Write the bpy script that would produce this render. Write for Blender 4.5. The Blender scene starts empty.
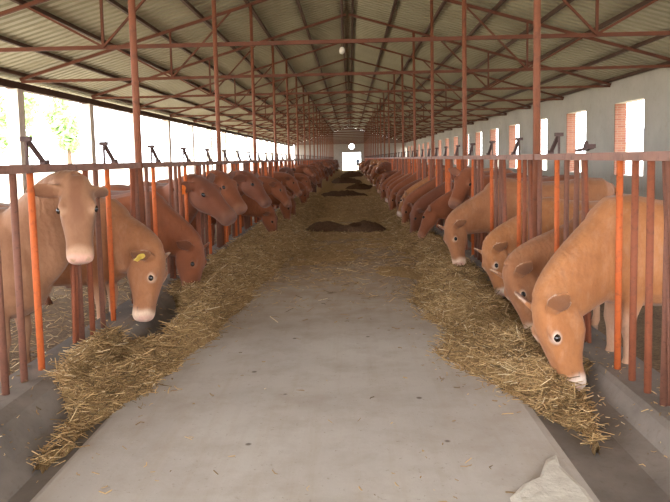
import bpy, bmesh, math, random
import numpy as np
from mathutils import Vector, Matrix, noise

random.seed(7)
rng = np.random.default_rng(7)
S = bpy.context.scene
COL = S.collection
R = math.radians

# ------------------------------------------------------------------ camera
F, W, H = 657.0, 670.0, 502.0
VPX, VPY, ROLL, EYE = 350.0, 158.3, 0.019, 1.60
PY = VPY + F * math.tan(math.radians(4.9))      # row of the optical axis (the frame is shifted downwards)
v_ = Vector(((VPX - W / 2) / F, (PY - VPY) / F, -1)).normalized()   # world +Y in camera axes
u_ = Vector((-math.sin(ROLL), math.cos(ROLL), 0))
u_ = (u_ - v_ * u_.dot(v_)).normalized()                              # world +Z
x_ = v_.cross(u_).normalized()                                        # world +X
CR = Matrix((x_, v_, u_))                                             # camera -> world
cam = bpy.data.cameras.new('camera')
camo = bpy.data.objects.new('camera', cam)
COL.objects.link(camo)
camo.matrix_world = Matrix.Translation((0, 0, EYE)) @ CR.to_4x4()
cam.sensor_width = 36
cam.lens = F / W * 36
cam.shift_y = -(H / 2 - PY) / W
cam.clip_end = 500
S.camera = camo

def at(px, py, Y):
    """the point at depth Y along the barn that the photograph shows at px, py"""
    d = CR @ Vector(((px - W / 2) / F, (PY - py) / F, -1))
    return Vector((0, 0, EYE)) + d * (Y / d.y)

# ------------------------------------------------------------------ helpers
def tag(o, label=None, cat=None, group=None, kind=None):
    if label: o['label'] = label
    if cat: o['category'] = cat
    if group: o['group'] = group
    if kind: o['kind'] = kind
    return o

def empty(name, loc=(0, 0, 0)):
    o = bpy.data.objects.new(name, None)
    o.empty_display_size = 0.2
    COL.objects.link(o)
    o.location = loc
    return o

def link(name, me, mat=None, parent=None, loc=None):
    o = bpy.data.objects.new(name, me)
    COL.objects.link(o)
    if mat is not None:
        if not me.materials: me.materials.append(mat)
        elif me.materials[0] is not mat:
            o.material_slots[0].link = 'OBJECT'
            o.material_slots[0].material = mat
    if parent: o.parent = parent
    if loc is not None: o.location = loc
    return o

class MB:
    def __init__(s): s.v, s.f = [], []
    def add(s, v, f):
        n = len(s.v)
        s.v += [tuple(p) for p in v]
        s.f += [tuple(i + n for i in q) for q in f]
        return s
    def box(s, a, b):
        (x0, y0, z0), (x1, y1, z1) = a, b
        return s.add([(x0, y0, z0), (x1, y0, z0), (x1, y1, z0), (x0, y1, z0), (x0, y0, z1), (x1, y0, z1), (x1, y1, z1), (x0, y1, z1)],
                     [(3, 2, 1, 0), (4, 5, 6, 7), (0, 1, 5, 4), (1, 2, 6, 5), (2, 3, 7, 6), (3, 0, 4, 7)])
    def bar(s, p, q, w, h, up=(0, 0, 1)):
        """a rectangular bar from p to q, w wide and h deep"""
        p, q = Vector(p), Vector(q)
        d = (q - p).normalized()
        up = Vector(up)
        if abs(d.dot(up)) > .98: up = Vector((0, 1, 0))
        r = d.cross(up).normalized() * w / 2
        t = r.cross(d).normalized() * h / 2
        return s.add([p - r - t, p + r - t, p + r + t, p - r + t, q - r - t, q + r - t, q + r + t, q - r + t],
                     [(3, 2, 1, 0), (4, 5, 6, 7), (0, 1, 5, 4), (1, 2, 6, 5), (2, 3, 7, 6), (3, 0, 4, 7)])
    def tube(s, pts, rad, n=8):
        pts = [Vector(p) for p in pts]
        rad = rad if isinstance(rad, (list, tuple)) else [rad] * len(pts)
        vs, fs = [], []
        for i, p in enumerate(pts):
            d = (pts[min(i + 1, len(pts) - 1)] - pts[max(i - 1, 0)]).normalized()
            a = d.cross(Vector((0, 0, 1)))
            if a.length < .05: a = d.cross(Vector((0, 1, 0)))
            a.normalize(); b = a.cross(d)
            for k in range(n):
                t = 2 * math.pi * k / n
                vs.append(p + (a * math.cos(t) + b * math.sin(t)) * rad[i])
        m = len(pts)
        for i in range(m - 1):
            for k in range(n):
                fs.append((i * n + k, i * n + (k + 1) % n, (i + 1) * n + (k + 1) % n, (i + 1) * n + k))
        fs.append(tuple(range(n - 1, -1, -1))); fs.append(tuple(range((m - 1) * n, m * n)))
        return s.add(vs, fs)
    def mesh(s, name, smooth=False):
        me = bpy.data.meshes.new(name)
        me.from_pydata(s.v, [], s.f)
        bm = bmesh.new(); bm.from_mesh(me)
        bmesh.ops.recalc_face_normals(bm, faces=bm.faces)
        bm.to_mesh(me); bm.free()
        if smooth: me.polygons.foreach_set('use_smooth', [True] * len(me.polygons))
        return me
    def build(s, name, mat, parent=None, loc=None, smooth=False):
        return link(name, s.mesh(name, smooth), mat, parent, loc)

def lin(r, g, b):
    f = lambda c: c / 255 / 12.92 if c <= 10 else ((c / 255 + .055) / 1.055) ** 2.4
    return (f(r), f(g), f(b), 1)

# ------------------------------------------------------------------ materials
class NT:
    def __init__(s, name, rough=.8, spec=.3, metal=0):
        s.m = bpy.data.materials.new(name); s.m.use_nodes = True
        s.t = s.m.node_tree; s.b = s.t.nodes['Principled BSDF']
        s.b.inputs['Roughness'].default_value = rough
        s.b.inputs['Specular IOR Level'].default_value = spec
        s.b.inputs['Metallic'].default_value = metal
    def n(s, typ, **kw):
        o = s.t.nodes.new(typ)
        for k, v in kw.items():
            if k in o.inputs.keys(): o.inputs[k].default_value = v
            else: setattr(o, k, v)
        return o
    def l(s, a, b): s.t.links.new(a, b)
    def coord(s, which='Object', scale=(1, 1, 1)):
        c = s.n('ShaderNodeTexCoord'); m = s.n('ShaderNodeMapping'); m.inputs['Scale'].default_value = scale
        s.l(c.outputs[which], m.inputs['Vector']); return m.outputs['Vector']
    def noise(s, vec, scale, detail=4, rough=.6, dist=0):
        o = s.n('ShaderNodeTexNoise'); o.inputs['Scale'].default_value = scale; o.inputs['Detail'].default_value = detail
        o.inputs['Roughness'].default_value = rough; o.inputs['Distortion'].default_value = dist
        s.l(vec, o.inputs['Vector']); return o.outputs['Fac']
    def ramp(s, fac, stops):
        o = s.n('ShaderNodeValToRGB'); e = o.color_ramp.elements
        while len(e) < len(stops): e.new(.5)
        for i, (p, c) in enumerate(stops): e[i].position = p; e[i].color = c if len(c) == 4 else (*c, 1)
        s.l(fac, o.inputs['Fac']); return o.outputs['Color']
    def mix(s, fac, a, b, blend='MIX'):
        o = s.n('ShaderNodeMix', data_type='RGBA', blend_type=blend)
        for i, x in ((0, fac), (6, a), (7, b)):
            if isinstance(x, (int, float, tuple)): o.inputs[i].default_value = x
            else: s.l(x, o.inputs[i])
        return o.outputs[2]
    def bump(s, h, strength=.3, dist=.02):
        o = s.n('ShaderNodeBump'); o.inputs['Strength'].default_value = strength; o.inputs['Distance'].default_value = dist
        s.l(h, o.inputs['Height']); s.l(o.outputs['Normal'], s.b.inputs['Normal'])
    def col(s, c):
        if isinstance(c, tuple): s.b.inputs['Base Color'].default_value = c
        else: s.l(c, s.b.inputs['Base Color'])
        return s

G = lambda x: (x, x, x, 1)

def rust(name, c1, c2, c3, sc=9, rough=.7):
    t = NT(name, rough, .25)
    v = t.coord('Object')
    n = t.noise(v, sc, 5, .65)
    n2 = t.noise(v, sc * 6, 3, .7)
    c = t.ramp(n, [(.3, c1), (.52, c2), (.72, c3)])
    c = t.mix(t.ramp(n2, [(.55, G(0)), (.75, G(.55))]), c, lin(70, 48, 40))
    t.col(c); t.bump(n2, .25, .004)
    return t.m

M = {}
M['steel'] = rust('red oxide roof steel', lin(84, 48, 34), lin(98, 56, 38), lin(78, 48, 36), 1.2)
M['purlin'] = rust('dark oxide purlin steel', lin(62, 42, 32), lin(72, 48, 34), lin(58, 40, 32), 1.0)
M['post'] = rust('red oxide post steel', lin(106, 64, 46), lin(122, 72, 50), lin(96, 64, 50), 2.5)
M['rail'] = rust('worn rail steel', lin(128, 98, 88), lin(146, 108, 94), lin(112, 82, 72), 2.2)
M['bar_rust'] = rust('rusty bar', lin(104, 70, 58), lin(120, 78, 62), lin(90, 64, 56), 7)
M['bar_red'] = rust('red oxide bar', lin(124, 70, 50), lin(136, 76, 52), lin(106, 68, 54), 6)
M['bar_orange'] = rust('bright orange bar', lin(176, 84, 42), lin(188, 94, 48), lin(140, 78, 52), 5)
M['latch'] = rust('dark latch steel', lin(70, 52, 50), lin(82, 62, 58), lin(60, 46, 44), 9)

t = NT('corrugated sheet underside', .55, .35, .0)
v = t.coord('Object')
n = t.noise(v, .5, 4, .6)
n2 = t.noise(t.coord('Object', (1, .25, 1)), 3, 4, .7)
c = t.ramp(n, [(.3, lin(134, 128, 106)), (.7, lin(150, 144, 120))])
c = t.mix(t.ramp(n2, [(.5, G(0)), (.8, G(.35))]), c, lin(110, 96, 72))
t.col(c); M['roof'] = t.m

t = NT('concrete floor', .82, .25)
v = t.coord('Object')
a = t.noise(v, .55, 5, .6, .4); b = t.noise(v, 3.2, 6, .65); d = t.noise(v, 38, 4, .7)
st = t.noise(t.coord('Object', (7, .35, 1)), 1.4, 4, .65)
c = t.ramp(a, [(.32, lin(172, 160, 150)), (.68, lin(196, 186, 176))])
c = t.mix(t.ramp(b, [(.45, G(0)), (.75, G(.55))]), c, lin(156, 138, 122))
c = t.mix(t.ramp(st, [(.5, G(0)), (.78, G(.35))]), c, lin(166, 146, 124))
c = t.mix(t.ramp(d, [(.62, G(0)), (.74, G(.6))]), c, lin(118, 100, 84))
vo = t.n('ShaderNodeTexVoronoi'); vo.inputs['Scale'].default_value = 2.6; t.l(v, vo.inputs['Vector'])
c = t.mix(t.ramp(vo.outputs['Distance'], [(.035, G(.8)), (.06, G(0))]), c, lin(90, 74, 62))
# earth and litter trodden into the concrete further along, and darker damp troughs beside the fences
sx = t.n('ShaderNodeSeparateXYZ'); t.l(t.coord('Object'), sx.inputs[0])
mr = t.n('ShaderNodeMapRange'); mr.inputs[1].default_value = 5.5; mr.inputs[2].default_value = 10
t.l(sx.outputs['Y'], mr.inputs[0])
f = t.n('ShaderNodeMath', operation='MULTIPLY'); t.l(mr.outputs[0], f.inputs[0])
t.l(t.ramp(b, [(.3, G(.4)), (.62, G(1))]), f.inputs[1])
c = t.mix(f.outputs[0], c, lin(158, 128, 94))
t.col(c); t.bump(t.mix(.5, b, d), .25, .012); M['floor'] = t.m

t = NT('damp trough concrete', .7, .3)
v = t.coord('Object')
a = t.noise(v, 2.2, 5, .6); d = t.noise(v, 30, 4, .7)
c = t.ramp(a, [(.3, lin(100, 91, 84)), (.7, lin(134, 122, 112))])
c = t.mix(t.ramp(d, [(.55, G(0)), (.75, G(.5))]), c, lin(96, 82, 70))
t.col(c); t.bump(t.mix(.5, a, d), .35, .015); M['trough'] = t.m

t = NT('rough patch concrete', .9, .2)
v = t.coord('Object')
a = t.noise(v, 12, 5, .7)
t.col(t.ramp(a, [(.3, lin(182, 170, 156)), (.7, lin(212, 202, 188))])); t.bump(a, .6, .02); M['patch'] = t.m

t = NT('trodden bedding', .95, .1)
v = t.coord('Object')
a = t.noise(v, 3.5, 6, .7); d = t.noise(t.coord('Object', (1, 3, 1)), 22, 5, .75)
c = t.ramp(a, [(.3, lin(86, 68, 56)), (.7, lin(122, 100, 78))])
c = t.mix(t.ramp(d, [(.48, G(0)), (.66, G(.8))]), c, lin(164, 136, 102))
t.col(c); t.bump(t.mix(.5, a, d), .8, .04); M['pen'] = t.m

t = NT('lime washed plaster', .9, .15)
v = t.coord('Object')
a = t.noise(v, .8, 5, .6); b = t.noise(v, 5, 5, .7); d = t.noise(v, 1.7, 3, .5)
c = t.ramp(a, [(.3, lin(164, 157, 146)), (.7, lin(182, 175, 164))])
c = t.mix(t.ramp(b, [(.56, G(0)), (.78, G(.4))]), c, lin(140, 126, 108))
c = t.mix(t.ramp(d, [(.7, G(0)), (.76, G(.5))]), c, lin(150, 132, 112))
t.col(c); t.bump(b, .15, .01); M['plaster'] = t.m

t = NT('brick reveal', .9, .15)
v = t.coord('Object')
br = t.n('ShaderNodeTexBrick'); br.inputs['Scale'].default_value = 1
br.inputs['Brick Width'].default_value = .24; br.inputs['Row Height'].default_value = .065; br.inputs['Mortar Size'].default_value = .008
br.inputs['Color1'].default_value = lin(112, 66, 52); br.inputs['Color2'].default_value = lin(128, 84, 66); br.inputs['Mortar'].default_value = lin(124, 106, 92)
mp = t.n('ShaderNodeMapping'); mp.inputs['Rotation'].default_value = (R(90), 0, 0)
t.l(v, mp.inputs['Vector']); t.l(mp.outputs[0], br.inputs['Vector'])
t.col(br.outputs['Color']); M['brick'] = t.m

def plain(name, c, rough=.8, spec=.3, metal=0, var=.12, sc=6):
    t = NT(name, rough, spec, metal)
    n = t.noise(t.coord('Object'), sc, 4, .6)
    k = lambda f: tuple(min(1, x * f) for x in c[:3]) + (1,)
    t.col(t.ramp(n, [(.3, k(1 - var)), (.7, k(1 + var))]))
    return t.m

M['column'] = plain('pale concrete column', lin(206, 194, 182), .9, .2)
M['grey_wall'] = plain('grey render', lin(140, 130, 122), .9, .2)
M['earth'] = plain('pale dry ground', lin(186, 176, 156), .95, .1, sc=.6)
M['leaf'] = plain('tree leaves', lin(164, 190, 134), .7, .3, var=.3, sc=2)
M['bark'] = plain('tree bark', lin(110, 92, 76), .95, .1)
M['roof_blue'] = plain('blue grey roof sheet', lin(92, 100, 122), .6, .4)
M['out_wall'] = plain('outbuilding wall', lin(196, 190, 186), .9, .2)
M['eye'] = plain('dark cow eye', lin(26, 16, 12), .12, .6)
M['nostril'] = plain('dark nostril', lin(92, 62, 56), .6, .3)
M['ear_tag'] = plain('orange ear tag plastic', lin(226, 112, 30), .45, .4)
M['ear_tag_yellow'] = plain('yellow ear tag plastic', lin(232, 200, 96), .45, .4)
M['shirt'] = plain('grey blue shirt cloth', lin(130, 136, 158), .9, .2)
M['trousers'] = plain('dark trouser cloth', lin(44, 42, 46), .9, .2)
M['skin'] = plain('skin', lin(178, 128, 100), .6, .3)
M['hair'] = plain('black hair', lin(24, 20, 18), .7, .3)

def coat(name, base, light, pale=lin(222, 190, 164), dark=lin(92, 56, 40), pink=lin(206, 156, 140)):
    t = NT(name, .72, .25)
    t.b.inputs['Sheen Weight'].default_value = .12
    v = t.coord('Object')
    a = t.noise(v, 4, 5, .6, .3); h = t.noise(t.coord('Object', (1, 1, .5)), 70, 3, .7)
    wr = t.n('ShaderNodeTexWave', wave_type='BANDS', bands_direction='X'); wr.inputs['Scale'].default_value = 6; wr.inputs['Distortion'].default_value = 9
    wr.inputs['Detail'].default_value = 3; wr.inputs['Detail Scale'].default_value = 1.4
    t.l(v, wr.inputs['Vector'])
    c = t.ramp(a, [(.3, base), (.7, light)])
    c = t.mix(t.ramp(t.noise(v, 2.1, 6, .68, .6), [(.46, G(0)), (.72, G(.42))]), c, dark)
    c = t.mix(t.ramp(t.noise(t.coord('Object', (1, 1, .35)), 16, 4, .7), [(.5, G(0)), (.78, G(.1))]), c, pale)
    at_ = t.n('ShaderNodeAttribute', attribute_name='mask')
    s = t.n('ShaderNodeSeparateColor'); t.l(at_.outputs['Color'], s.inputs[0])
    c = t.mix(s.outputs[1], c, dark)
    c = t.mix(s.outputs[0], c, pale)
    c = t.mix(s.outputs[2], c, pink)
    c = t.mix(t.ramp(h, [(.45, G(0)), (.8, G(.22))]), c, dark)
    t.col(c)
    w2 = t.n('ShaderNodeMath', operation='MULTIPLY'); t.l(wr.outputs['Fac'], w2.inputs[0]); t.l(at_.outputs['Alpha'], w2.inputs[1])
    ad = t.n('ShaderNodeMath', operation='MULTIPLY_ADD'); t.l(h, ad.inputs[0]); ad.inputs[1].default_value = .25; t.l(w2.outputs[0], ad.inputs[2])
    t.bump(ad.outputs[0], .35, .012)
    return t.m

COATS = {
    'tan': coat('tan coat', lin(146, 94, 60), lin(160, 106, 70)),
    'ginger': coat('ginger coat', lin(160, 102, 60), lin(174, 116, 72), pale=lin(232, 212, 196)),
    'fawn': coat('fawn coat', lin(128, 88, 62), lin(146, 104, 76), pale=lin(184, 146, 118), dark=lin(112, 70, 48)),
    'red': coat('red brown coat', lin(122, 66, 38), lin(138, 78, 46), pale=lin(146, 98, 74), pink=lin(134, 92, 76)),
    'chestnut': coat('chestnut coat', lin(104, 57, 36), lin(120, 68, 44), pale=lin(118, 78, 60), pink=lin(112, 76, 64)),
    'brown': coat('brown coat', lin(84, 48, 34), lin(98, 58, 40), pale=lin(108, 74, 58), pink=lin(100, 70, 60)),
}
SAY = {'tan': 'tan', 'ginger': 'ginger', 'fawn': 'pale fawn', 'red': 'red-brown', 'chestnut': 'chestnut', 'brown': 'dark brown'}

def straw_mat(name, dark):
    t = NT(name, .75, .25)
    a = t.n('ShaderNodeAttribute', attribute_name='tone')
    t.col(t.ramp(a.outputs['Fac'], [(0, lin(*dark)), (.35, lin(160, 126, 84)), (.7, lin(216, 180, 128)), (1, lin(246, 228, 190))]))
    return t.m
M['straw'] = straw_mat('dry straw', (104, 84, 58))

t = NT('chopped feed', .95, .1)
v = t.coord('Object')
a = t.noise(v, 2.2, 5, .7); d = t.noise(t.coord('Object', (1.6, .7, 1)), 34, 5, .8, 1.2)
c = t.ramp(a, [(.3, lin(152, 118, 82)), (.7, lin(180, 146, 104))])
c = t.mix(t.ramp(d, [(.44, G(0)), (.62, G(.8))]), c, lin(200, 172, 124))
c = t.mix(t.ramp(d, [(.3, G(.8)), (.42, G(0))]), c, lin(92, 72, 52))
t.col(c); t.bump(d, 1, .04); M['feed'] = t.m
t = NT('dark old feed', .95, .1)
v = t.coord('Object')
d = t.noise(t.coord('Object', (1.6, .7, 1)), 26, 5, .8, 1.2)
t.col(t.ramp(d, [(.3, lin(74, 50, 40)), (.55, lin(104, 78, 58)), (.75, lin(150, 120, 88))])); t.bump(d, 1, .04); M['feed_dark'] = t.m

# ------------------------------------------------------------------ ordinals for labels
ONES = 'zeroth first second third fourth fifth sixth seventh eighth ninth tenth eleventh twelfth thirteenth fourteenth fifteenth sixteenth seventeenth eighteenth nineteenth'.split()
TENS = {20: 'twenty', 30: 'thirty', 40: 'forty', 50: 'fifty', 60: 'sixty'}
TENTH = {20: 'twentieth', 30: 'thirtieth', 40: 'fortieth', 50: 'fiftieth', 60: 'sixtieth'}
def ordinal(n):
    if n < 20: return ONES[n]
    t_, o = n // 10 * 10, n % 10
    return TENTH[t_] if o == 0 else TENS[t_] + '-' + ONES[o]

# ------------------------------------------------------------------ the setting
XL, XR = -2.08, 1.81            # feed fences
WL, WR = -7.25, 7.25            # side walls
Y0, Y1 = -5.5, 86.0
CH, RZ = 3.43, 5.60             # truss chord height, ridge height at roof underside
EZ = 3.50                       # roof underside at the side walls
rz = lambda x: RZ - (RZ - EZ) * abs(x) / 7.25

def strip(name, prof, y0, y1, mat, ny=1):
    """a profile in x, z drawn out along the barn"""
    mb = MB(); n = len(prof); vs = []; fs = []
    for j in range(ny + 1):
        y = y0 + (y1 - y0) * j / ny
        vs += [(x, y, z) for x, z in prof]
    for j in range(ny):
        for i in range(n - 1):
            a = j * n + i
            fs.append((a, a + 1, a + n + 1, a + n))
    mb.add(vs, fs)
    o = mb.build(name, mat)
    return tag(o, kind='structure')

strip('floor', [(-1.57, -.3), (-1.57, -.012), (-1.54, 0), (-.5, .012), (.3, .012), (1.08, 0), (1.13, -.012), (1.13, -.3)], Y0, Y1, M['floor'])
strip('trim_1', [(-2.3, -.2), (-2.3, .2), (-2.24, .24), (-1.98, .24), (-1.9, .20), (-1.80, .06), (-1.70, -.03), (-1.57, -.02), (-1.57, -.2)], Y0, Y1, M['trough'])
strip('trim_2', [(1.13, -.2), (1.13, -.02), (1.3, -.05), (1.5, -.05), (1.64, -.01), (1.70, .09), (1.73, .12), (2.05, .12), (2.08, .1), (2.08, -.2)], Y0, Y1, M['trough'])
MB().box((WL, Y0, -.3), (-2.29, Y1, 0)).build('floor.001', M['pen'])['kind'] = 'structure'
MB().box((2.07, Y0, -.3), (WR, Y1, 0)).build('floor.002', M['pen'])['kind'] = 'structure'

# broken pale concrete at the near right corner of the alley
mb = MB()
ring = [(510, 500), (524, 486), (540, 479), (546, 462), (556, 457), (560, 468), (572, 480), (585, 492), (600, 512), (570, 530), (520, 525)]
pts = []
for px, py in ring:
    d = CR @ Vector(((px - W / 2) / F, (PY - py) / F, -1)); k = EYE / -d.z
    pts.append((d.x * k, d.y * k))
n = len(pts); cx_ = sum(p[0] for p in pts) / n; cy_ = sum(p[1] for p in pts) / n
vs = [(x, y, -.06) for x, y in pts] + [(x, y, .012) for x, y in pts] + [(cx_ + (x - cx_) * .8, cy_ + (y - cy_) * .8, .024) for x, y in pts]
fs = [(i, (i + 1) % n, n + (i + 1) % n, n + i) for i in range(n)] + [(n + i, n + (i + 1) % n, 2 * n + (i + 1) % n, 2 * n + i) for i in range(n)] + [tuple(range(2 * n, 3 * n))]
mb.add(vs, fs); tag(mb.build('trim_3', M['patch']), kind='structure')

# roof: corrugated sheet, ribs running from eave to ridge
def roof_sheet(name, x0, x1, y0, y1):
    vs, fs = [], []
    pitch = .25; n = int((y1 - y0) / pitch)
    prof = []
    for i in range(n):
        y = y0 + i * pitch
        prof += [(y, 0), (y + .13, 0), (y + .16, .045), (y + .22, .045)]
    xs = [x0, (x0 + x1) / 2, x1]
    for x in xs:
        vs += [(x, y, rz(x) + .06 + h) for y, h in prof]
    m = len(prof)
    for j in range(2):
        for i in range(m - 1):
            fs.append((j * m + i, j * m + i + 1, (j + 1) * m + i + 1, (j + 1) * m + i))
    mb = MB().add(vs, fs)
    me = bpy.data.meshes.new(name); me.from_pydata(mb.v, [], mb.f)
    return tag(link(name, me, M['roof']), kind='structure')
roof_sheet('roof', -7.6, -.0, Y0, Y1 + .4)
roof_sheet('roof.001', .0, 7.6, Y0, Y1 + .4)

# right wall with its window openings (four metre bays)
mb, rv = MB(), MB()
wt = .30
wins = [16.45 + 4 * k for k in range(-4, 18)]
wz0, wz1 = 1.0, 2.93
prev = Y0
for i, y in enumerate(wins):
    a, b = y, y + 1.85
    mb.box((WR, prev, 0), (WR + wt, a, EZ + .06)); prev = b
    mb.box((WR, a, 0), (WR + wt, b, wz0)); mb.box((WR, a, wz1), (WR + wt, b, EZ + .06))
mb.box((WR, prev, 0), (WR + wt, Y1, EZ + .06))
tag(mb.build('wall_right', M['plaster']), kind='structure')
for i, y in enumerate(wins):
    if y < 12: continue
    a, b = y, y + 1.85
    m2 = MB()
    m2.box((WR + .004, a - .001, wz0), (WR + wt + .01, a + .035, wz1)).box((WR + .004, b - .035, wz0), (WR + wt + .01, b + .001, wz1))
    tag(m2.build(f'window_{i - 2}', M['brick']), kind='structure')

# left side: low wall, columns, an eave beam
tag(MB().box((WL - .25, Y0, 0), (WL, Y1, .8)).build('wall_left', M['plaster']), kind='structure')
tag(MB().box((WL - .2, Y0, 3.27), (WL - .02, Y1, 3.43)).build('trim_4', M['purlin']), kind='structure')

# far gable with the doorway and a round vent
DX0, DX1, DZ = at(342.6, 160, Y1).x, at(360.8, 160, Y1).x, at(351, 152.6, Y1).z
vc = at(351.6, 146.5, Y1); vr = .36
bm = bmesh.new()
outer = [(-7.25, 0), (DX0, 0), (DX0, DZ), (DX1, DZ), (DX1, 0), (7.25, 0), (7.25, EZ + .05), (0, RZ + .05), (-7.25, EZ + .05)]
ed = []
def loop(ps):
    vv = [bm.verts.new((x, Y1, z)) for x, z in ps]
    for i in range(len(vv)): ed.append(bm.edges.new((vv[i], vv[(i + 1) % len(vv)])))
loop(outer)
loop([(vc.x + vr * math.cos(a), vc.z + vr * math.sin(a)) for a in [2 * math.pi * k / 20 for k in range(20)]])
bmesh.ops.triangle_fill(bm, use_beauty=True, use_dissolve=False, edges=ed)
ex = bmesh.ops.extrude_face_region(bm, geom=bm.faces[:])
bmesh.ops.translate(bm, verts=[g for g in ex['geom'] if isinstance(g, bmesh.types.BMVert)], vec=(0, .25, 0))
bmesh.ops.recalc_face_normals(bm, faces=bm.faces)
me = bpy.data.meshes.new('wall_back'); bm.to_mesh(me); bm.free()
tag(link('wall_back', me, M['grey_wall']), kind='structure')

# outside ground
tag(MB().box((-120, -60, -.5), (120, 260, -.31)).build('ground', M['earth']), kind='structure')
for nm, x0, x1 in (('ground.001', -120, WL), ('ground.002', WR, 120)):
    tag(MB().box((x0, -60, -.32), (x1, 260, -.02)).build(nm, M['earth']), kind='structure')
tag(MB().box((WL, Y1, -.32), (WR, 260, -.02)).build('ground.003', M['earth']), kind='structure')
tag(MB().box((WL, -60, -.32), (WR, Y0, -.02)).build('ground.004', M['earth']), kind='structure')

# ------------------------------------------------------------------ columns on the left side
col_me = MB().box((-.14, -.14, 0), (.14, .14, 2.47)).mesh('column')
for k in range(18):
    y = 14.5 + 4 * k
    o = link('side_column', col_me, M['column'], loc=(WL - .12, y, .8))
    tag(o, f'square pale concrete column on the open left side, {ordinal(k + 1)} from the camera', 'column', 'columns of the open left side')

# ------------------------------------------------------------------ roof posts and trusses
post_me = {}
for side, X, zb in (('left', XL, .24), ('right', XR, .12)):
    mb = MB().tube([(0, 0, 0), (0, 0, rz(X) - zb - .06)], .035, 12)
    post_me[side] = mb.mesh('roof_post', False)
    for p in post_me[side].polygons: p.use_smooth = len(p.vertices) == 4
    bp = MB().box((-.09, -.09, 0), (.09, .09, .012)).mesh('base_plate')
    for k in range(20):
        y = 6.45 + 4 * k
        o = link('roof_post', post_me[side], M['post'], loc=(X, y, zb))
        tag(o, f'round red-brown steel post standing in the {side} feed fence, {ordinal(k + 1)} from the camera', 'post', f'posts of the {side} row')
        link('base_plate', bp, M['rail'], o)

def chain(*p): return [Vector((x, 0, z)) for x, z in p]
tr = {}
m_ = MB(); m_.bar((-7.2, 0, CH), (7.2, 0, CH), .05, .06); tr['bottom_chord'] = [m_.mesh('bottom_chord')]
tr['rafter'] = [MB().bar((s * .04, 0, RZ - .06), (s * 7.2, 0, rz(7.2) - .045), .05, .06).mesh('rafter') for s in (-1, 1)]
tr['vertical_strut'] = [MB().bar((s * 3.85, 0, CH), (s * 3.85, 0, rz(3.85) - .05), .04, .04).mesh('vertical_strut') for s in (-1, 1)]
tr['diagonal_strut'] = [MB().bar((s * a, 0, CH), (s * b, 0, rz(b) - .05), .035, .035).mesh('diagonal_strut')
                        for s in (-1, 1) for a, b in ((3.85, 5.05), (3.85, 2.5))]
for k in range(19):
    y = 10.45 + 4 * k
    e = empty('roof_truss', (0, y, 0))
    tag(e, f'red-brown steel roof truss spanning the barn, {ordinal(k + 1)} one seen from the camera', 'truss', 'roof trusses')
    for nm, ms in tr.items():
        for me in ms: link(nm, me, M['steel'], e, (0, .055 if nm in ('bottom_chord',) else 0, 0))

# purlins on the rafters
pur = MB().box((-.03, Y0, -.02), (.03, Y1, .055)).mesh('roof_purlin')
xs = [.14, 1.15, 2.15, 3.15, 4.12, 5.1, 6.12, 7.1]
for i, x in enumerate(xs):
    for s, nm in ((-1, 'left'), (1, 'right')):
        o = link('roof_purlin', pur, M['purlin'], loc=(s * x, 0, rz(x) - .0))
        tag(o, f'long dark steel purlin under the roof sheet, {ordinal(i + 1)} {nm} of the ridge', 'purlin', f'purlins on the {nm} roof slope')
# small lamp under the ridge
lp = at(342, 50, 14.0)
e = empty('pendant_lamp', (0.0, 14.0, 0)); e.location = (lp.x, 14.0, lp.z)
tag(e, 'small pale lamp hanging below the ridge near the camera', 'lamp')
MB().tube([(0, 0, .03), (0, 0, rz(lp.x) - lp.z)], .008, 6).build('cord', M['latch'], e)
MB().tube([(0, 0, .06), (0, 0, .03), (0, 0, -.03), (0, 0, -.07), (0, 0, -.09)], [.03, .05, .06, .045, .01], 12).build('bulb', plain('dusty glass bulb', lin(200, 190, 176), .3, .5), e, smooth=True)

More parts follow.
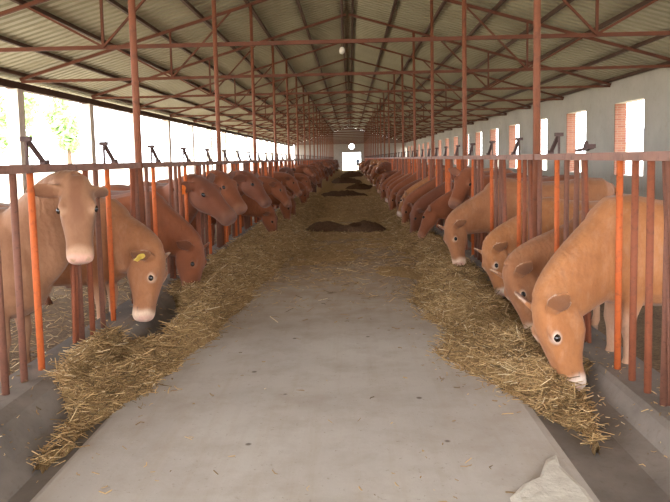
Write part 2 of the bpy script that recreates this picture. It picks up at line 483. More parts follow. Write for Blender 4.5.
# ------------------------------------------------------------------ feed fences, one panel to each bay
RAILZ = 1.575
def lever_mesh():
    mb = MB()
    mb.bar((0, .04, 0), (0, -.20, .165), .018, .03, (1, 0, 0))
    mb.bar((0, -.205, -.0), (0, -.205, .17), .014, .02)
    mb.bar((-.035, -.205, .165), (.035, -.205, .165), .03, .03)
    mb.box((-.02, .0, -.01), (.02, .07, .03))
    return mb.mesh('latch_lever')
def folded_mesh():
    mb = MB()
    mb.bar((0, .1, .02), (0, -.22, .04), .02, .03, (1, 0, 0)); mb.bar((-.03, -.2, .05), (.03, -.2, .05), .03, .03)
    mb.bar((0, -.05, .02), (0, -.1, .085), .02, .02, (1, 0, 0)); mb.bar((0, -.14, .02), (0, -.1, .085), .02, .02, (1, 0, 0))
    return mb.mesh('latch_lever')
LEV, FOLD = lever_mesh(), folded_mesh()
FENCE = {}
for side, X, zb, g0 in (('left', XL, .24, 4.23 - 1.3333), ('right', XR, .12, 4.454 - 1.3333)):
    hb = RAILZ - .027 - zb
    d = dict(rail=MB().box((-.026, .0, RAILZ - .028), (.026, 4.0, RAILZ + .028)).mesh('top_rail'),
             bar=MB().tube([(0, 0, 0), (0, 0, hb)], .0225, 10).mesh('bar'),
             lock=MB().tube([(0, .00, hb), (0, -.10, .55), (0, -.13, .03)], .016, 8).tube([(0, .055, hb), (0, -.045, .55), (0, -.08, .03)], .016, 8).mesh('locking_bar'))
    for m in (d['bar'], d['lock']):
        for p in m.polygons: p.use_smooth = len(p.vertices) == 4
    for k in range(20):
        y = 2.45 + 4 * k
        e = empty('feed_fence', (X, y, 0))
        tag(e, f'rusty barred feed fence panel along the {side} side, {ordinal(k + 1)} from the camera', 'fence', f'feed fence panels of the {side} side')
        r_ = link('top_rail', d['rail'], M['rail'], e)
        for s in range(3):
            g = g0 - 2.45 + s * 1.33333
            for j, off in enumerate((0, -.235, -.46, -.67)):
                yy = g + off
                if yy < .02: yy += 4
                if abs(yy - 4) < .075 or yy < .075: yy = .1 if yy < 1 else 3.9
                mt = M['bar_orange'] if j == 0 else random.choice([M['bar_rust'], M['bar_rust'], M['bar_red']])
                if k > 1 and j: mt = random.choice([M['bar_red'], M['bar_rust'], M['bar_orange']])
                b_ = link('bar', d['bar'], mt, e, (0, yy, zb))
                b_.rotation_euler = (R(random.uniform(-.5, .5)), R(random.uniform(-.3, .3)), 0)
            yy = g + .66
            if yy > 3.9: yy -= 4
            l_ = link('locking_bar', d['lock'], random.choice([M['bar_red'], M['bar_rust']]), e, (0, max(yy, .2), zb))
            yy = g + .18
            if yy > 3.95: yy -= 4
            fold = side == 'right' and k == 0 and abs(y + yy - 4.634) < .1
            link('latch_lever', FOLD if fold else LEV, M['latch'], e, (0, 2.75 if fold else yy, RAILZ + .028))

# ------------------------------------------------------------------ cows
def loft(mb, rings, n=18, q=.85):
    """rings of (centre, side axis, up axis, half width, top, bottom)"""
    vs = []
    for c, sx_, up, hw, tp, bt in rings:
        for k in range(n):
            a = 2 * math.pi * k / n
            ca, sa = math.cos(a), math.sin(a)
            xx = math.copysign(abs(ca) ** q, ca) * hw
            zz = math.copysign(abs(sa) ** q, sa) * (tp if sa > 0 else bt)
            vs.append(Vector(c) + sx_ * xx + up * zz)
    m = len(rings); fs = []
    for i in range(m - 1):
        for k in range(n):
            fs.append((i * n + k, i * n + (k + 1) % n, (i + 1) * n + (k + 1) % n, (i + 1) * n + k))
    fs.append(tuple(range(n - 1, -1, -1))); fs.append(tuple(range((m - 1) * n, m * n)))
    mb.add(vs, fs)

HEAD = [(-.07, .08, .005, .16), (-.02, .10, .028, .20), (.05, .112, .038, .235), (.12, .122, .04, .262), (.19, .124, .032, .262), (.26, .112, .014, .235),
        (.33, .099, -.004, .21), (.40, .09, -.02, .195), (.455, .093, -.026, .196), (.50, .094, -.03, .196), (.535, .084, -.044, .182), (.556, .052, -.07, .15)]

def make_cow_mesh(poll, muz, up, vox=.018, ear=(0.0, 0.0), fat=1.0, name='cow', stripe=0.0, ear2=None):
    """poll, muzzle and forehead normal in the cow's own axes (x forward, fore feet at the origin); returns mesh and head matrix"""
    poll, muz, up = Vector(poll), Vector(muz), Vector(up)
    d = (muz - poll); L = d.length; d.normalize()
    up = (up - d * up.dot(d)).normalized(); sd = d.cross(up)
    k = L / .545
    HM = Matrix.Translation(poll) @ Matrix((sd, d, up)).transposed().to_4x4() @ Matrix.Scale(k, 4)
    P = lambda x, y, z: HM @ Vector((x, y, z))
    X, Y, Z = Vector((1, 0, 0)), Vector((0, 1, 0)), Vector((0, 0, 1))
    mb = MB()
    # trunk
    T = [(-1.46, .07, 1.14, .92), (-1.42, .17, 1.20, .82), (-1.3, .26, 1.28, .70), (-1.1, .30, 1.29, .64), (-.85, .32, 1.25, .57), (-.55, .35, 1.24, .50), (-.28, .32, 1.26, .50),
         (-.05, .27, 1.31, .50), (.1, .235, 1.29, .52), (.2, .18, 1.2, .58), (.27, .10, 1.08, .68)]
    loft(mb, [(Vector((x, 0, (a + b) / 2)), Y, Z, hw * fat, (a - b) / 2, (a - b) / 2) for x, hw, a, b in T])
    # neck
    A = Vector((-.02, 0, 1.0)); B = P(0, -.0, -.10)
    t1 = (d * .45 + (B - A).normalized() * .55).normalized()
    D = (B - A).length
    C1, C2 = A + (Vector((.42, 0, .06)) if B.z > 1 else Vector((.34, 0, -.22))).normalized() * D * .3, B - t1 * D * (.33 if B.z > 1 else .22)
    rings = []
    m = 12
    for i in range(m + 1):
        s = i / m
        c = A * (1 - s) ** 3 + C1 * 3 * s * (1 - s) ** 2 + C2 * 3 * s * s * (1 - s) + B * s ** 3
        tg = ((C1 - A) * (1 - s) ** 2 + (C2 - C1) * 2 * s * (1 - s) + (B - C2) * s * s).normalized()
        u = (Z * (1 - s) + up * s + d * -.1)
        u = (u - tg * u.dot(tg)).normalized(); r = tg.cross(u)
        e = s ** .8
        hw = .20 * (1 - e) + .115 * k * e; tp = .30 * (1 - e) + .14 * k * e; bt = .42 * (1 - e) + .20 * k * e
        rings.append((c, r, u, hw, tp, bt))
    loft(mb, rings)
    # head
    loft(mb, [(P(0, y, (tp - bt) / 2), sd * k, up * k, hw, (tp + bt) / 2, (tp + bt) / 2) for y, hw, tp, bt in HEAD], 22, .72)
    # brow ridges and cheeks
    for s in (-1, 1):
        loft(mb, [(P(s * x_, y_, z_), sd * k, up * k, r_, r_, r_) for x_, y_, z_, r_ in ((.085, .11, .0, .02), (.094, .15, .002, .03), (.1, .185, -.006, .032), (.09, .235, -.018, .02))], 10)
        loft(mb, [(P(s * .075, y_, z_), sd * k, up * k, r_, r_ * 1.3, r_ * 1.3) for y_, z_, r_ in ((.0, -.13, .03), (.06, -.15, .05), (.14, -.165, .055), (.22, -.16, .045), (.30, -.14, .02))], 10)
        # ears: leaf shaped, cupped
        er_ = ear if s > 0 or ear2 is None else ear2
        ex = Vector((s * .92, -.28 + er_[1], -.18 + er_[0])).normalized()
        ef = Vector((0, .75, .55)); ef = (ef - ex * ef.dot(ex)).normalized()   # the cup faces this way
        eh = ex.cross(ef)
        prev = None
        ws = [(0, .032, .022), (.06, .052, .017), (.115, .07, .013), (.17, .066, .011), (.22, .042, .010), (.262, .011, .008)]
        er = []
        for q, wd, th in ws:
            c = Vector((s * .08, .035, -.02)) + ex * q + ef * (-.03 * (1 - (q / .225)) * 0)
            er.append((HM @ c, (HM.to_3x3() @ eh), (HM.to_3x3() @ ef), wd, th, th + .006))
        loft(mb, er, 12)
    # legs
    for s in (-1, 1):
        y = .15 * s
        fr = [(.02, .92, .13, .09), (-.02, .72, .11, .085), (-.04, .60, .085, .07), (-.01, .46, .055, .05), (.0, .38, .052, .048), (-.005, .30, .038, .035), (-.01, .16, .036, .033), (.0, .10, .045, .042), (.02, .05, .046, .044), (.03, .0, .06, .052)]
        re = [(-1.18, 1.0, .22, .10), (-1.1, .80, .20, .10), (-1.10, .66, .14, .085), (-1.22, .53, .075, .055), (-1.33, .44, .058, .045), (-1.31, .32, .042, .038), (-1.28, .17, .038, .036), (-1.27, .10, .046, .042), (-1.25, .05, .046, .044), (-1.24, .0, .06, .052)]
        for ch, yy in ((fr, y), (re, .16 * s)):
            loft(mb, [(Vector((x, yy, z)), Vector((0, 1, 0)), Vector((1, 0, 0)), w2, w1, w1) for x, z, w1, w2 in ch], 12)
    # tail
    mb.tube([(-1.42, 0, 1.19), (-1.52, 0, 1.08), (-1.53, .02, .8), (-1.5, .03, .55), (-1.49, .03, .36)], [.035, .032, .026, .04, .015], 8)
    me = mb.mesh(name)
    o = bpy.data.objects.new('tmp', me); COL.objects.link(o)
    r_ = o.modifiers.new('r', 'REMESH'); r_.mode = 'VOXEL'; r_.voxel_size = vox
    s_ = o.modifiers.new('s', 'SMOOTH'); s_.factor = .5; s_.iterations = max(2, int(.07 / vox))
    dg = bpy.context.evaluated_depsgraph_get(); dg.update()
    out = bpy.data.meshes.new_from_object(o.evaluated_get(dg))
    bpy.data.objects.remove(o); bpy.data.meshes.remove(me)
    out.name = name
    out.polygons.foreach_set('use_smooth', [True] * len(out.polygons))
    # coat markings
    n = len(out.vertices); co = np.empty(n * 3, np.float32); out.vertices.foreach_get('co', co); co = co.reshape(-1, 3)
    hi = np.array(HM.inverted()); h = co @ hi[:3, :3].T + hi[:3, 3]
    nz = np.array([noise.noise(Vector(p) * 9) for p in co]) * .03
    ss = lambda a, b, x: np.clip((x - a) / (b - a), 0, 1) ** 2 * (3 - 2 * np.clip((x - a) / (b - a), 0, 1))
    inh = (h[:, 1] > -.1) & (np.abs(h[:, 0]) < .16) & (h[:, 2] > -.32) & (h[:, 2] < .12) & (h[:, 1] < .62)
    pale = np.zeros(n); dark = np.zeros(n); pink = np.zeros(n)
    pale = np.where(inh, .88 * ss(.425, .49, h[:, 1] + nz), 0)
    pink = np.where(inh, .75 * ss(.49, .525, h[:, 1] + nz * .5) * ss(-.14, -.1, h[:, 2]), 0)
    for s in (-1, 1):
        de = np.linalg.norm((h - np.array([s * .118, .19, -.01])) / np.array([.09, .047, .036]), axis=1)
        pale = np.maximum(pale, np.where(inh, .7 * (1 - ss(.55, 1.15, de)), 0))
        dn = np.linalg.norm((h - np.array([s * .047, .532, -.066])) / np.array([.016, .018, .012]), axis=1)
        dark = np.maximum(dark, np.where(inh, 1 - ss(.7, 1.3, dn), 0)); pink = np.where(dn < 1.2, 0, pink)
    mo = np.where(inh & (h[:, 1] > .43) & (np.abs(h[:, 2] + .125) < .006), .8, 0); dark = np.maximum(dark, mo)
    if stripe: dark = np.maximum(dark, np.where(inh & (h[:, 2] > -.03), stripe * (1 - ss(.02, .06, np.abs(h[:, 0] + nz * .5))) * (1 - ss(.2, .32, h[:, 1] + nz)), 0))
    ears = np.zeros(n, bool); rim = np.zeros(n)
    for s in (-1, 1):
        er_ = ear if s > 0 or ear2 is None else ear2
        exn = np.array(Vector((s * .92, -.28 + er_[1], -.18 + er_[0])).normalized())
        rel = h - np.array([s * .08, .035, -.02]); q = rel @ exn
        pd = np.linalg.norm(rel - q[:, None] * exn, axis=1)
        ears |= (q > .07) & (q < .29) & (pd < .09); rim = np.where((q > .07) & (q < .29) & (pd > .046) & (pd < .09), 1, rim)
    # inside of the ears against the outside
    nrm = np.empty(n * 3, np.float32); out.vertices.foreach_get('normal', nrm); nrm = nrm.reshape(-1, 3)
    hn = nrm @ hi[:3, :3].T * k
    inside = ears & (hn @ np.array([0, .75, .55]) > .5)
    dark = np.where(inside, .45, dark); pale = np.where((ears & ~inside & (rim > 0)), .4, pale)
    belly = (~inh) & ~ears
    pale = np.maximum(pale, np.where(belly & (co[:, 0] < .3) , .22 * (1 - ss(.42, .6, co[:, 2] + nz)), 0))
    dark = np.where(belly & (co[:, 2] < .055) & (co[:, 0] < .25), 1, dark)
    wr = np.where(belly, ss(.1, .45, co[:, 0]) * .8, 0)
    wr = np.where(ears | inh, 0, wr)
    at_ = out.color_attributes.new('mask', 'FLOAT_COLOR', 'POINT')
    at_.data.foreach_set('color', np.stack([pale, dark, pink, wr], 1).astype(np.float32).ravel())
    return out, HM

def ball(r, n=12):
    me = bpy.data.meshes.new('eye'); bm = bmesh.new()
    bmesh.ops.create_uvsphere(bm, u_segments=n, v_segments=n // 2 + 2, radius=r); bm.to_mesh(me); bm.free()
    me.polygons.foreach_set('use_smooth', [True] * len(me.polygons)); return me
EYE_ME = ball(.026)
tb = MB().tube([(0, -.004, 0), (0, .004, 0)], .034, 16).box((-.022, -.004, -.06), (.022, .004, 0)).tube([(0, -.02, .0), (0, .012, .0)], .008, 8); TAG_ME = tb.mesh('ear_tag')

def place_cow(me, HM, coatname, loc, rotz, label, group, eyes=True, eartag=None, scale=1.0, ear=(0, 0)):
    o = link('cow', me, COATS[coatname], loc=loc)
    if not o.material_slots: me.materials.append(COATS[coatname])
    o.material_slots[0].link = 'OBJECT'; o.material_slots[0].material = COATS[coatname]
    o.rotation_euler = (0, 0, rotz); o.scale = (scale,) * 3
    tag(o, label, 'cow', group)
    if eyes:
        for s in (-1, 1):
            e = link('eye', EYE_ME, M['eye'], o)
            e.matrix_local = HM @ Matrix.Translation((s * .122, .19, -.008)) @ Matrix.Diagonal((.7, 1, .85, 1))
    if eartag:
        s, mt = eartag
        e = link('ear_tag', TAG_ME, M[mt], o)
        e['label'] = 'orange ear tag' if mt == 'ear_tag' else 'yellow ear tag'
        ex = Vector((s * .92, -.28 + ear[1], -.18 + ear[0])).normalized()
        ef = Vector((0, .75, .55)); ef = (ef - ex * ef.dot(ex)).normalized()
        c = Vector((s * .08, .035, -.02)) + ex * .15 + ef * .018
        e.matrix_local = HM @ Matrix.Translation(c) @ Matrix((ex, ef, ex.cross(ef))).transposed().to_4x4()
    return o

def hero(loc, rotz, poll, muz, up, coatname, label, group, vox=.012, **kw):
    Mi = (Matrix.Translation(loc) @ Matrix.Rotation(rotz, 4, 'Z') @ Matrix.Scale(kw.get('scale', 1.0), 4)).inverted()
    ek = kw.pop('ear', (0, 0)); ft = kw.pop('fat', 1.0); sp = kw.pop('stripe', 0.0); e2 = kw.pop('ear2', None)
    me, HM = make_cow_mesh(Mi @ Vector(poll), Mi @ Vector(muz), Mi.to_3x3() @ Vector(up), vox, ek, ft, 'cow', sp, e2)
    return place_cow(me, HM, coatname, loc, rotz, label, group, ear=ek, **kw)

GL, GR = 4.23, 4.454
gl = 'cows feeding at the left fence'; gr = 'cows feeding at the right fence'
Pi = math.pi
# left row, nearest first
hero((XL - .36, GL + .36, 0), 0, at(76, 184, 4.32), at(80, 258, 4.14), (.36, -.93, .12), 'fawn', 'pale fawn cow facing the camera with head up between bars at far left', gl, .0105, ear=(.05, .22), ear2=(-1.4, .1), stripe=.6)
hero((XL - .16, GL + 1.333 + .30, 0), 0, at(160, 255, 5.7), at(156, 321, 5.6), (1, -.16, .05), 'tan', 'tan cow with lowered head and yellow ear tag, second along the left fence', gl, .012, eartag=(1, 'ear_tag_yellow'), ear=(-.1, .1))
hero((XL - .18, GL + 2.667 + .30, 0), 0, at(199, 246, 7.2), at(200, 298, 7.1), (1, -.3, .1), 'red', 'red-brown cow eating hay head down, third along the left fence', gl, .014)
hero((XL - .36, GL + 4.0 + .30, 0), 0, at(199, 180, 8.3), at(236, 213, 8.1), (.45, -.45, .8), 'chestnut', 'chestnut cow with round orange ear tag and head raised, looking across the alley', gl, .014, eartag=(1, 'ear_tag'))
hero((XL - .34, GL + 5.333 + .30, 0), 0, at(222, 175, 9.8), at(247, 206, 9.6), (.5, -.4, .8), 'red', 'red-brown cow with pale ear and raised head behind the orange-tagged cow', gl, .016)
hero((XL - .34, GL + 6.667 + .30, 0), 0, at(250, 175, 11.1), at(272, 200, 10.9), (.5, -.3, .8), 'chestnut', 'chestnut cow with raised head, sixth along the left fence', gl, .016)
# right row
hero((XR + .12, GR + .28, 0), Pi, at(539, 307, 4.5), at(557, 393, 4.42), (-1, -.28, 0), 'ginger', 'large ginger cow eating with white muzzle in the hay, nearest on the right', gr, .0105, ear=(.16, -.2), fat=1.0)
hero((XR + .40, GR + 1.333 + .28, 0), Pi, at(508, 274, 5.85), at(526, 336, 5.75), (-1, -.34, .1), 'tan', 'tan cow with lowered head beside the large white-muzzled cow', gr, .013, ear=(.1, -.1), scale=.84)
hero((XR + .38, GR + 2.667 + .28, 0), Pi, at(486, 250, 7.2), at(496, 298, 7.1), (-1, -.4, .1), 'ginger', 'ginger cow with lowered head, third along the right fence', gr, .015, scale=.86)
hero((XR + .18, GR + 4.0 + .28, 0), Pi, at(448, 226, 8.5), at(453, 266, 8.4), (-.9, -.45, .2), 'tan', 'tan cow with long neck stretched down to the hay, fourth along the right fence', gr, .014)
hero((XR + .3, GR + 5.333 + .3, 0), Pi, at(467, 172, 10.2), at(452, 202, 9.9), (-.35, -.75, .5), 'red', 'red-brown cow with head held up over the tan neck on the right', gr, .014)

POSES = {
    'head lowered to the hay': [((.86, .05, .62), (.98, .1, .10), (.9, -.35, .2)), ((.80, -.05, .72), (1.05, -.12, .27), (.9, .3, .4)), ((.92, .0, .66), (.96, .05, .15), (1, -.25, .1))],
    'head half lowered': [((.78, .0, 1.12), (1.08, -.14, .70), (.7, -.3, .7)), ((.82, -.1, 1.02), (1.05, -.25, .60), (.7, -.5, .6))],
    'head raised': [((.66, .0, 1.42), (1.05, -.22, 1.10), (.4, -.4, .8)), ((.62, -.1, 1.40), (.86, -.45, 1.10), (.3, -.5, .8))],
}
LIB = {}
for kk, ps in POSES.items():
    LIB[kk] = [make_cow_mesh(*[Vector(q) for q in p], .02) for p in ps]
    # the same pose turned to the other side, for the right row
    LIB[kk] += [make_cow_mesh(*[Vector((q[0], -q[1], q[2])) for q in p], .02) for p in ps]
for side in (-1, 1):
    n0 = 7 if side < 0 else 6
    for i in range(n0, 59):
        y = (GL if side < 0 else GR) + 1.3333 * (i - 1) + .3 + random.uniform(-.04, .04)
        if y > 82: break
        r = random.random()
        if side < 0: pose = 'head half lowered' if r < .45 else 'head lowered to the hay' if r < .8 else 'head raised'
        else: pose = 'head lowered to the hay' if r < .62 else 'head half lowered' if r < .9 else 'head raised'
        if side > 0 and i < 13: pose = 'head lowered to the hay'
        half = len(LIB[pose]) // 2
        me, HM = LIB[pose][random.randrange(half) + (0 if side < 0 else half)]
        ct = random.choice(['red', 'chestnut', 'brown', 'red'] if side < 0 else ['ginger', 'red', 'tan', 'chestnut', 'red'])
        if side > 0 and i < 11: ct = ['red', 'chestnut', 'red', 'ginger', 'chestnut'][i - 6]
        x = (XL - random.uniform(.2, .32)) if side < 0 else (XR + random.uniform(.2, .32))
        nm = 'left' if side < 0 else 'right'
        place_cow(me, HM, ct, (x, y, 0), (0 if side < 0 else Pi) + random.uniform(-.05, .05),
                  f'{SAY[ct]} cow with {pose}, {ordinal(i)} along the {nm} fence', gl if side < 0 else gr,
                  eyes=y < 30, scale=random.uniform(.95, 1.03))

# ------------------------------------------------------------------ feed, straw and litter
def fbm(x, y, s, seed=0.0, oc=4):
    return noise.fractal(Vector((x * s + seed, y * s - seed, seed * 1.7)), .8, 2.1, oc)

def lerp_tab(tab, y):
    if y <= tab[0][0]: return tab[0][1]
    for (a, b), (c, d) in zip(tab, tab[1:]):
        if y <= c: return b + (d - b) * (y - a) / (c - a)
    return tab[-1][1]

LE = [(3.4, -1.75), (3.7, -1.66), (4.0, -1.62), (4.4, -1.53), (5.2, -1.42), (6.2, -1.30), (8, -1.15), (9.5, -1.05), (12, -.8), (80, -.75)]
RE = [(3.55, 1.55), (3.8, 1.28), (4.3, 1.0), (4.8, .80), (5.4, .72), (6.0, .80), (6.4, .66), (7.2, .62), (8.2, .8), (10, 1.0), (13, .75), (80, .7)]
TL = [(-2.24, .24), (-1.98, .24), (-1.9, .2), (-1.8, .06), (-1.7, -.03), (-1.57, -.02), (-1.54, 0)]
TR = [(1.08, 0), (1.13, -.02), (1.3, -.05), (1.5, -.05), (1.64, -.01), (1.70, .09), (1.73, .12)]
def hay_left(x, y):
    e = lerp_tab(LE, y) + .12 * fbm(x * .3, y, 1.1, 3.1)
    w0 = -2.02 + .10 * max(0, fbm(0, y, 1.3, 9.2))
    bare = lambda a, b: min(1, max(0, (y - a) / .3), max(0, (b - y) / .3)) if a < y < b else 0
    w0 += .32 * max(bare(3.0, 4.15), bare(5.1, 6.8)) + .05 * fbm(0, y, 3, 4.4)
    u = (x - w0) / max(.05, e - w0)
    if u <= 0 or u >= 1: return -.12
    amp = min(1, max(0, (y - 3.35) / .9)) * (.20 + .09 * fbm(0, y, .55, 1.0)) + .03
    prof = min(1, u * 5) * min(1, (1 - u) * 2.2) ** .8
    return max(-.035 + amp * prof, lerp_tab(TL, x) - .01 + .09 * prof) + .05 * fbm(x, y, 4.5, 2) * min(1, u * 4, (1 - u) * 4)
def hay_right(x, y):
    e = lerp_tab(RE, y) + .10 * fbm(x * .3, y, 1.2, 7.7)
    w0 = 1.72 - .10 * max(0, fbm(0, y, 1.1, 5.5))
    if y < 4.6: w0 = 1.62 - .25 * (4.6 - y)
    u = (x - w0) / min(-.05, e - w0)
    if u <= 0 or u >= 1: return -.12
    amp = min(1, max(0, (y - 3.5) / 1.4)) * (.17 + .09 * fbm(0, y, .6, 6.0)) + .02
    if 5.3 < y < 6.2: amp *= .65
    prof = min(1, u * 4) * min(1, (1 - u) * 2.2) ** .8
    return max(-.045 + amp * prof, lerp_tab(TR, x) - .01 + .07 * prof) + .05 * fbm(x, y, 4.5, 8) * min(1, u * 4, (1 - u) * 4)
def litter(x, y):
    s = min(1, max(0, (y - 8.2) / 4.5))
    h = -.028 + .045 * s + .035 * fbm(x, y, 1.1, 11) + .02 * fbm(x, y, 5, 12)
    if y > 17: h += min(1, (y - 17) / 8) * .09 * max(0, .3 + fbm(x * .5, y, .45, 13))
    ed = min(1, max(0, (1.05 - abs(x)) / .1))
    return -.05 + (h + .05) * ed + .012

def grid(name, fn, x0, x1, ys, nx, mat):
    vs, fs = [], []
    for y in ys:
        for i in range(nx + 1):
            x = x0 + (x1 - x0) * i / nx
            vs.append((x, y, fn(x, y)))
    w = nx + 1
    for j in range(len(ys) - 1):
        for i in range(nx):
            a = j * w + i
            if max(vs[a][2], vs[a + 1][2], vs[a + w][2], vs[a + w + 1][2]) > -.11: fs.append((a, a + 1, a + w + 1, a + w))
    me = bpy.data.meshes.new(name); me.from_pydata(vs, [], fs)
    me.polygons.foreach_set('use_smooth', [True] * len(me.polygons))
    o = link(name, me, mat)
    o['kind'] = 'stuff'
    return o
def ysteps(a, b, s0, gr_):
    ys = [a]
    while ys[-1] < b: ys.append(ys[-1] + max(s0, s0 * (ys[-1] / a) ** gr_))
    return ys
tag(grid('feed_bed', hay_left, -2.04, -.4, ysteps(3.3, 84, .04, 1.15), 44, M['feed']), 'long bed of brown chopped hay along the foot of the left fence', 'hay')
tag(grid('feed_bed', hay_right, .3, 1.8, ysteps(3.5, 84, .04, 1.15), 44, M['feed']), 'long bed of brown chopped hay along the foot of the right fence', 'hay')
tag(grid('litter', litter, -1.3, 1.2, ysteps(8.0, 85, .07, 1.1), 40, M['feed']), 'thin brown hay litter strewn across the far part of the alley', 'litter')

# dark heaps lying across the alley
def heap(cx, cy, rx, ry, h, seed, label):
    vs, fs = [], []
    nr, na = 10, 28
    vs.append((cx, cy, h * (1 + .2 * fbm(cx, cy, 1, seed))))
    for i in range(1, nr + 1):
        q = i / nr
        for k in range(na):
            a = 2 * Pi * k / na
            rr = 1 + .25 * fbm(math.cos(a), math.sin(a), 1.2, seed)
            x, y = cx + rx * q * rr * math.cos(a), cy + ry * q * rr * math.sin(a)
            z = h * (1 - q ** 2.5) ** .7 * (1 + .5 * fbm(x, y, 2.2, seed)) + .04 * fbm(x, y, 7, seed) * (1 - q)
            vs.append((x, y, z if i < nr else -.02))
    for k in range(na): fs.append((0, 1 + k, 1 + (k + 1) % na))
    for i in range(nr - 1):
        for k in range(na):
            a = 1 + i * na
            fs.append((a + k, a + na + k, a + na + (k + 1) % na, a + (k + 1) % na))
    o = MB().add(vs, fs).build('feed_heap', M['feed_dark'], smooth=True)
    tag(o, label, 'heap', 'dark feed heaps across the alley', 'stuff')
    return o
heap(-.55, 14.6, .5, .5, .17, 1.3, 'low dark brown feed heap on the alley, near and left of centre')
heap(.22, 14.3, .55, .5, .20, 2.9, 'larger dark brown feed heap on the alley, near and right of centre')
heap(-.35, 27.0, 1.0, .9, .24, 4.1, 'dark feed heap in the middle of the alley behind the near pair')
heap(.45, 33.0, .8, 1.0, .28, 5.6, 'dark feed heap further along, right of the alley middle')
heap(-.3, 42.0, 1.0, 1.2, .34, 6.2, 'broad feed heap far along the alley')
heap(.2, 56.0, 1.1, 1.5, .4, 7.4, 'broad feed heap at the far end of the alley before the doorway')

def strands(name, pts, lens, tones, label, wid=.0024):
    """one mesh of bent three sided stalks"""
    n = len(pts)
    az = rng.uniform(0, 2 * Pi, n); el = np.clip(rng.normal(.08, .28, n), -.5, 1.0)
    d = np.stack([np.cos(az) * np.cos(el), np.sin(az) * np.cos(el), np.sin(el)], 1)
    sd = np.stack([-np.sin(az), np.cos(az), np.zeros(n)], 1)
    up = np.cross(d, sd) * -1
    P = np.array(pts); L = np.array(lens)[:, None]
    bend = rng.normal(0, .16, (n, 1)) * L; lift = rng.normal(0, .08, (n, 1)) * L
    w = (wid * rng.uniform(.6, 1.5, n))[:, None]
    V = np.zeros((n, 9, 3), np.float32)
    for i, s in enumerate((-.5, 0, .5)):
        c = P + d * L * s + (sd * bend + up * lift) * (0 if i == 1 else 1)
        V[:, i * 3] = c + up * w; V[:, i * 3 + 1] = c - up * w * .6 + sd * w; V[:, i * 3 + 2] = c - up * w * .6 - sd * w
    V[:, :, 2] = np.maximum(V[:, :, 2], -.06)
    base = (np.arange(n) * 9)[:, None]
    q = np.array([[0, 1, 4, 3], [1, 2, 5, 4], [2, 0, 3, 5], [3, 4, 7, 6], [4, 5, 8, 7], [5, 3, 6, 8]])
    Fq = (base[:, :, None] + q[None]).reshape(-1, 4)
    me = bpy.data.meshes.new(name)
    me.vertices.add(n * 9); me.vertices.foreach_set('co', V.ravel())
    me.loops.add(Fq.size); me.loops.foreach_set('vertex_index', Fq.ravel().astype(np.int32))
    me.polygons.add(len(Fq)); me.polygons.foreach_set('loop_start', np.arange(0, Fq.size, 4, dtype=np.int32))
    me.update(calc_edges=True); me.validate()
    a = me.attributes.new('tone', 'FLOAT', 'POINT')
    a.data.foreach_set('value', np.repeat(np.array(tones, np.float32), 9))
    o = link(name, me, M['straw'])
    return tag(o, label, 'straw', None, 'stuff')

def scatter(fn, x0, x1, y0, y1, n, pw, thr=-.045, lmul=1.0, keep=None):
    pts, ln, tn = [], [], []
    tries = 0
    while len(pts) < n and tries < n * 12:
        tries += 1
        y = y0 * (y1 / y0) ** (random.random() ** pw)
        x = random.uniform(x0, x1)
        z = fn(x, y)
        if z < thr: continue
        if keep and random.random() > keep(x, y): continue
        pts.append((x, y, z + random.uniform(-.004, .014)))
        f = min(2.6, max(1, y / 6))
        ln.append(random.choice([.05, .07, .09, .13, .2]) * random.uniform(.7, 1.2) * lmul)
        cl = .5 + .5 * fbm(x, y, 2.2, 21)
        tn.append(min(1, max(0, random.gauss(.42 + .28 * (cl - .5), .22))))
    return pts, ln, tn
strands('loose_straw', *scatter(hay_left, -2.02, -.6, 3.35, 26, 24000, 1.25), 'tangled golden straw stalks on the hay along the left fence')
strands('loose_straw', *scatter(hay_right, .5, 1.75, 3.6, 26, 22000, 1.25), 'tangled golden straw stalks on the hay along the right fence')
strands('loose_straw', *scatter(lambda x, y: max(litter(x, y), .012), -1.2, 1.1, 6.0, 30, 9000, .9, keep=lambda x, y: min(1, max(.02, (y - 6.5) / 5)) * (.4 + .6 * max(0, min(1, .5 + 1.6 * fbm(x, y, 1.2, 31))))),
        'scattered pale stalks over the litter in the middle of the alley')
def apron(x, y): return .008 if -1.45 < x < 1.08 else -.06
strands('loose_straw', *scatter(apron, -1.45, 1.05, 2.9, 9, 420, 1.1, lmul=.35,
        keep=lambda x, y: min(1, .06 + max(0, 1 - abs(x - lerp_tab(LE, y)) / .35) + max(0, 1 - abs(x - lerp_tab(RE, y)) / .35))), 'few loose straw bits lying on the bare concrete near the camera')
strands('loose_straw', *scatter(lambda x, y: .0, -5.5, -2.25, 3.6, 14, 5000, 1.0), 'trodden straw bedding in the left pen behind the fence')

strands('loose_straw', *scatter(lambda x, y: lerp_tab(TL, x) + .004 if x < 0 else lerp_tab(TR + [(2.05, .12)], x) + .004, 1.3, 2.0, 3.3, 16, 420, 1.0, lmul=.32), 'few straw bits on the concrete curb under the right fence bars')
strands('loose_straw', *scatter(lambda x, y: lerp_tab(TL, x) + .004, -2.2, -1.6, 3.2, 16, 420, 1.0, lmul=.32), 'few straw bits on the concrete curb under the left fence bars')

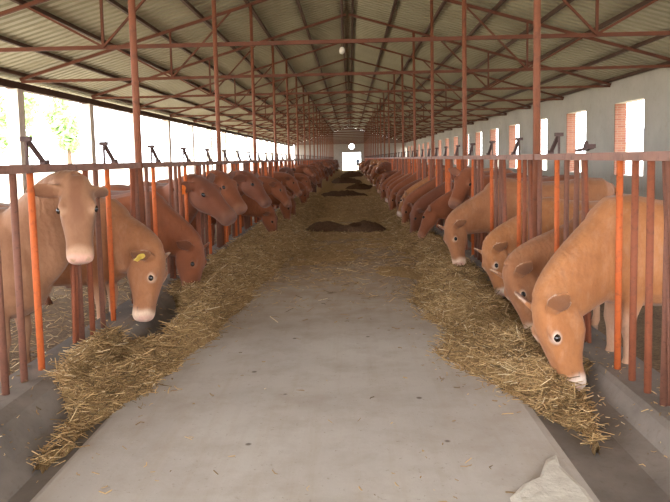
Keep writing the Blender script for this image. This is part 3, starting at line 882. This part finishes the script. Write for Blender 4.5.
# ------------------------------------------------------------------ person in the far doorway
def person():
    y = 81.0
    p0 = at(357.9, 166, y)
    e = empty('person', (p0.x, y, 0))
    tag(e, 'person in a grey shirt and dark trousers standing in the far doorway', 'person')
    mb = MB()
    X_, Y_, Z_ = Vector((1, 0, 0)), Vector((0, 1, 0)), Vector((0, 0, 1))
    V3 = Vector
    loft(mb, [(V3((0, 0, z)), X_, Y_, w, d_, d_) for z, w, d_ in ((.80, .15, .10), (.92, .175, .115), (1.05, .15, .10), (1.25, .185, .115), (1.38, .19, .10), (1.44, .10, .07), (1.50, .055, .055), (1.54, .055, .06))], 14)
    loft(mb, [(V3((0, -.01, z)), X_, Y_, w, d_, d_) for z, w, d_ in ((1.50, .04, .05), (1.54, .06, .085), (1.60, .074, .10), (1.66, .078, .105), (1.71, .065, .09), (1.745, .03, .04))], 14)
    for s in (-1, 1):
        loft(mb, [(V3((s * x, yy, z)), X_, Y_, r, r, r) for x, yy, z, r in ((.09, 0, .9, .095), (.095, 0, .7, .08), (.10, .0, .48, .06), (.10, .01, .3, .055), (.10, .02, .09, .04), (.10, .0, .04, .05), (.10, 0, .0, .05))], 12)
        loft(mb, [(V3((s * .10, yy, .035)), X_, Z_, .045, h_, .035) for yy, h_ in ((.06, .03), (0, .04), (-.1, .03), (-.19, .012))], 10)
        loft(mb, [(V3((s * x, yy, z)), X_, Y_, r, r, r) for x, yy, z, r in ((.16, 0, 1.40, .06), (.215, 0, 1.34, .055), (.24, .01, 1.1, .044), (.25, -.02, .92, .036), (.25, -.04, .84, .03), (.25, -.05, .78, .035), (.25, -.055, .68, .015))], 10)
    me = mb.mesh('body')
    o = bpy.data.objects.new('tmp', me); COL.objects.link(o)
    r_ = o.modifiers.new('r', 'REMESH'); r_.mode = 'VOXEL'; r_.voxel_size = .016
    s_ = o.modifiers.new('s', 'SMOOTH'); s_.iterations = 3
    dg = bpy.context.evaluated_depsgraph_get(); dg.update()
    out = bpy.data.meshes.new_from_object(o.evaluated_get(dg)); bpy.data.objects.remove(o)
    out.name = 'body'; out.materials.clear()
    for m in ('skin', 'shirt', 'trousers', 'hair'): out.materials.append(M[m])
    for p in out.polygons:
        p.use_smooth = True
        c = p.center
        p.material_index = 3 if c.z < .07 else 2 if (c.z < .95 and abs(c.x) < .2) else 1 if (c.z > .9 and c.z < 1.47) else 0
    link('body', out, None, e)
    hm = MB(); loft(hm, [(V3((0, .012, z)), X_, Y_, w, d_, d_ * 1.08) for z, w, d_ in ((1.63, .082, .06), (1.68, .086, .085), (1.72, .076, .10), (1.755, .045, .06), (1.768, .01, .01))], 14)
    hm.build('hair', M['hair'], e, smooth=True)
person()

# ------------------------------------------------------------------ outside: trees on the left, sheds on the right
def tree(x, y, h, r, label, seed):
    e = empty('tree', (x, y, 0)); tag(e, label, 'tree', 'trees beyond the open side')
    MB().tube([(0, 0, -.05), (.05, 0, h * .35), (.0, .1, h * .6), (.05, .05, h * .85)], [.16, .12, .09, .03], 10).build('trunk', M['bark'], e)
    g_ = np.random.default_rng(seed)
    n = 1600
    cl = g_.normal(0, 1, (9, 3)) * np.array([r * .45, r * .45, h * .16]) + np.array([0, 0, h * .68])
    P = cl[g_.integers(0, 9, n)] + g_.normal(0, 1, (n, 3)) * r * .22
    A = g_.normal(0, 1, (n, 3)); A /= np.linalg.norm(A, axis=1)[:, None]
    B = np.cross(A, g_.normal(0, 1, (n, 3))); B /= np.linalg.norm(B, axis=1)[:, None]
    s = g_.uniform(.08, .16, (n, 1)); A = A * s * 1.5; B = B * s * .7
    V = np.stack([P - A, P + B, P + A, P - B], 1).reshape(-1, 3)
    me = bpy.data.meshes.new('crown'); me.from_pydata(V.tolist(), [], np.arange(n * 4).reshape(-1, 4).tolist())
    link('crown', me, M['leaf'], e)
tree(-18.2, 36, 6.6, 1.5, 'bushy green tree outside the first two left columns', 1)
tree(-14.2, 33, 4.6, 1.0, 'slender tree outside beside the second left column', 2)
tree(-22.5, 40, 5.0, 1.6, 'green tree outside at the left edge of the picture', 3)

def shed(x, y, w, d, h, label, mw, mr_):
    e = empty('shed', (x, y, 0)); tag(e, label, 'shed')
    MB().box((0, 0, -.05), (w, d, h)).build('wall', mw, e)
    m = MB(); m.add([(-.3, -.3, h), (w + .3, -.3, h), (w + .3, d + .3, h), (-.3, d + .3, h), (-.3, d / 2, h + 1), (w + .3, d / 2, h + 1)],
                    [(0, 1, 5, 4), (2, 3, 4, 5), (0, 4, 3), (1, 2, 5), (3, 2, 1, 0)])
    m.build('roof', mr_, e)
shed(17.5, 42, 6, 7, 2.2, 'low shed with blue grey roof outside the right windows', M['out_wall'], M['roof_blue'])
shed(13.5, 25.5, 3, 2.6, 1.5, 'small pale outhouse seen through the nearest right window', M['out_wall'], M['out_wall'])
e = at(349.5, 163.5, 100)
bx = MB(); loft(bx, [(Vector((0, 0, z)), Vector((1, 0, 0)), Vector((0, 1, 0)), r, r, r) for z, r in ((-.03, .6), (.3, .62), (.6, .5), (.85, .2))], 14)
tag(bx.build('bush', M['leaf'], loc=(e.x, 100, 0), smooth=True), 'small dark round bush outside the far doorway', 'bush')

# ------------------------------------------------------------------ light
w = bpy.data.worlds.new('sky'); S.world = w; w.use_nodes = True
bg = w.node_tree.nodes['Background']; bg.inputs['Color'].default_value = (.93, .96, 1, 1); bg.inputs['Strength'].default_value = 8.0
sun = bpy.data.lights.new('sun', 'SUN'); sun.energy = 9; sun.angle = R(3); sun.color = (1, .95, .86)
so = bpy.data.objects.new('sun', sun); COL.objects.link(so); so.rotation_euler = (R(-12), R(-24), 0)
S.cycles.max_bounces = 8; S.cycles.diffuse_bounces = 6
S.view_settings.view_transform = 'Standard'; S.view_settings.look = 'None'
S.view_settings.gamma = 1; S.view_settings.use_curve_mapping = False
S.view_settings.exposure = 0.5
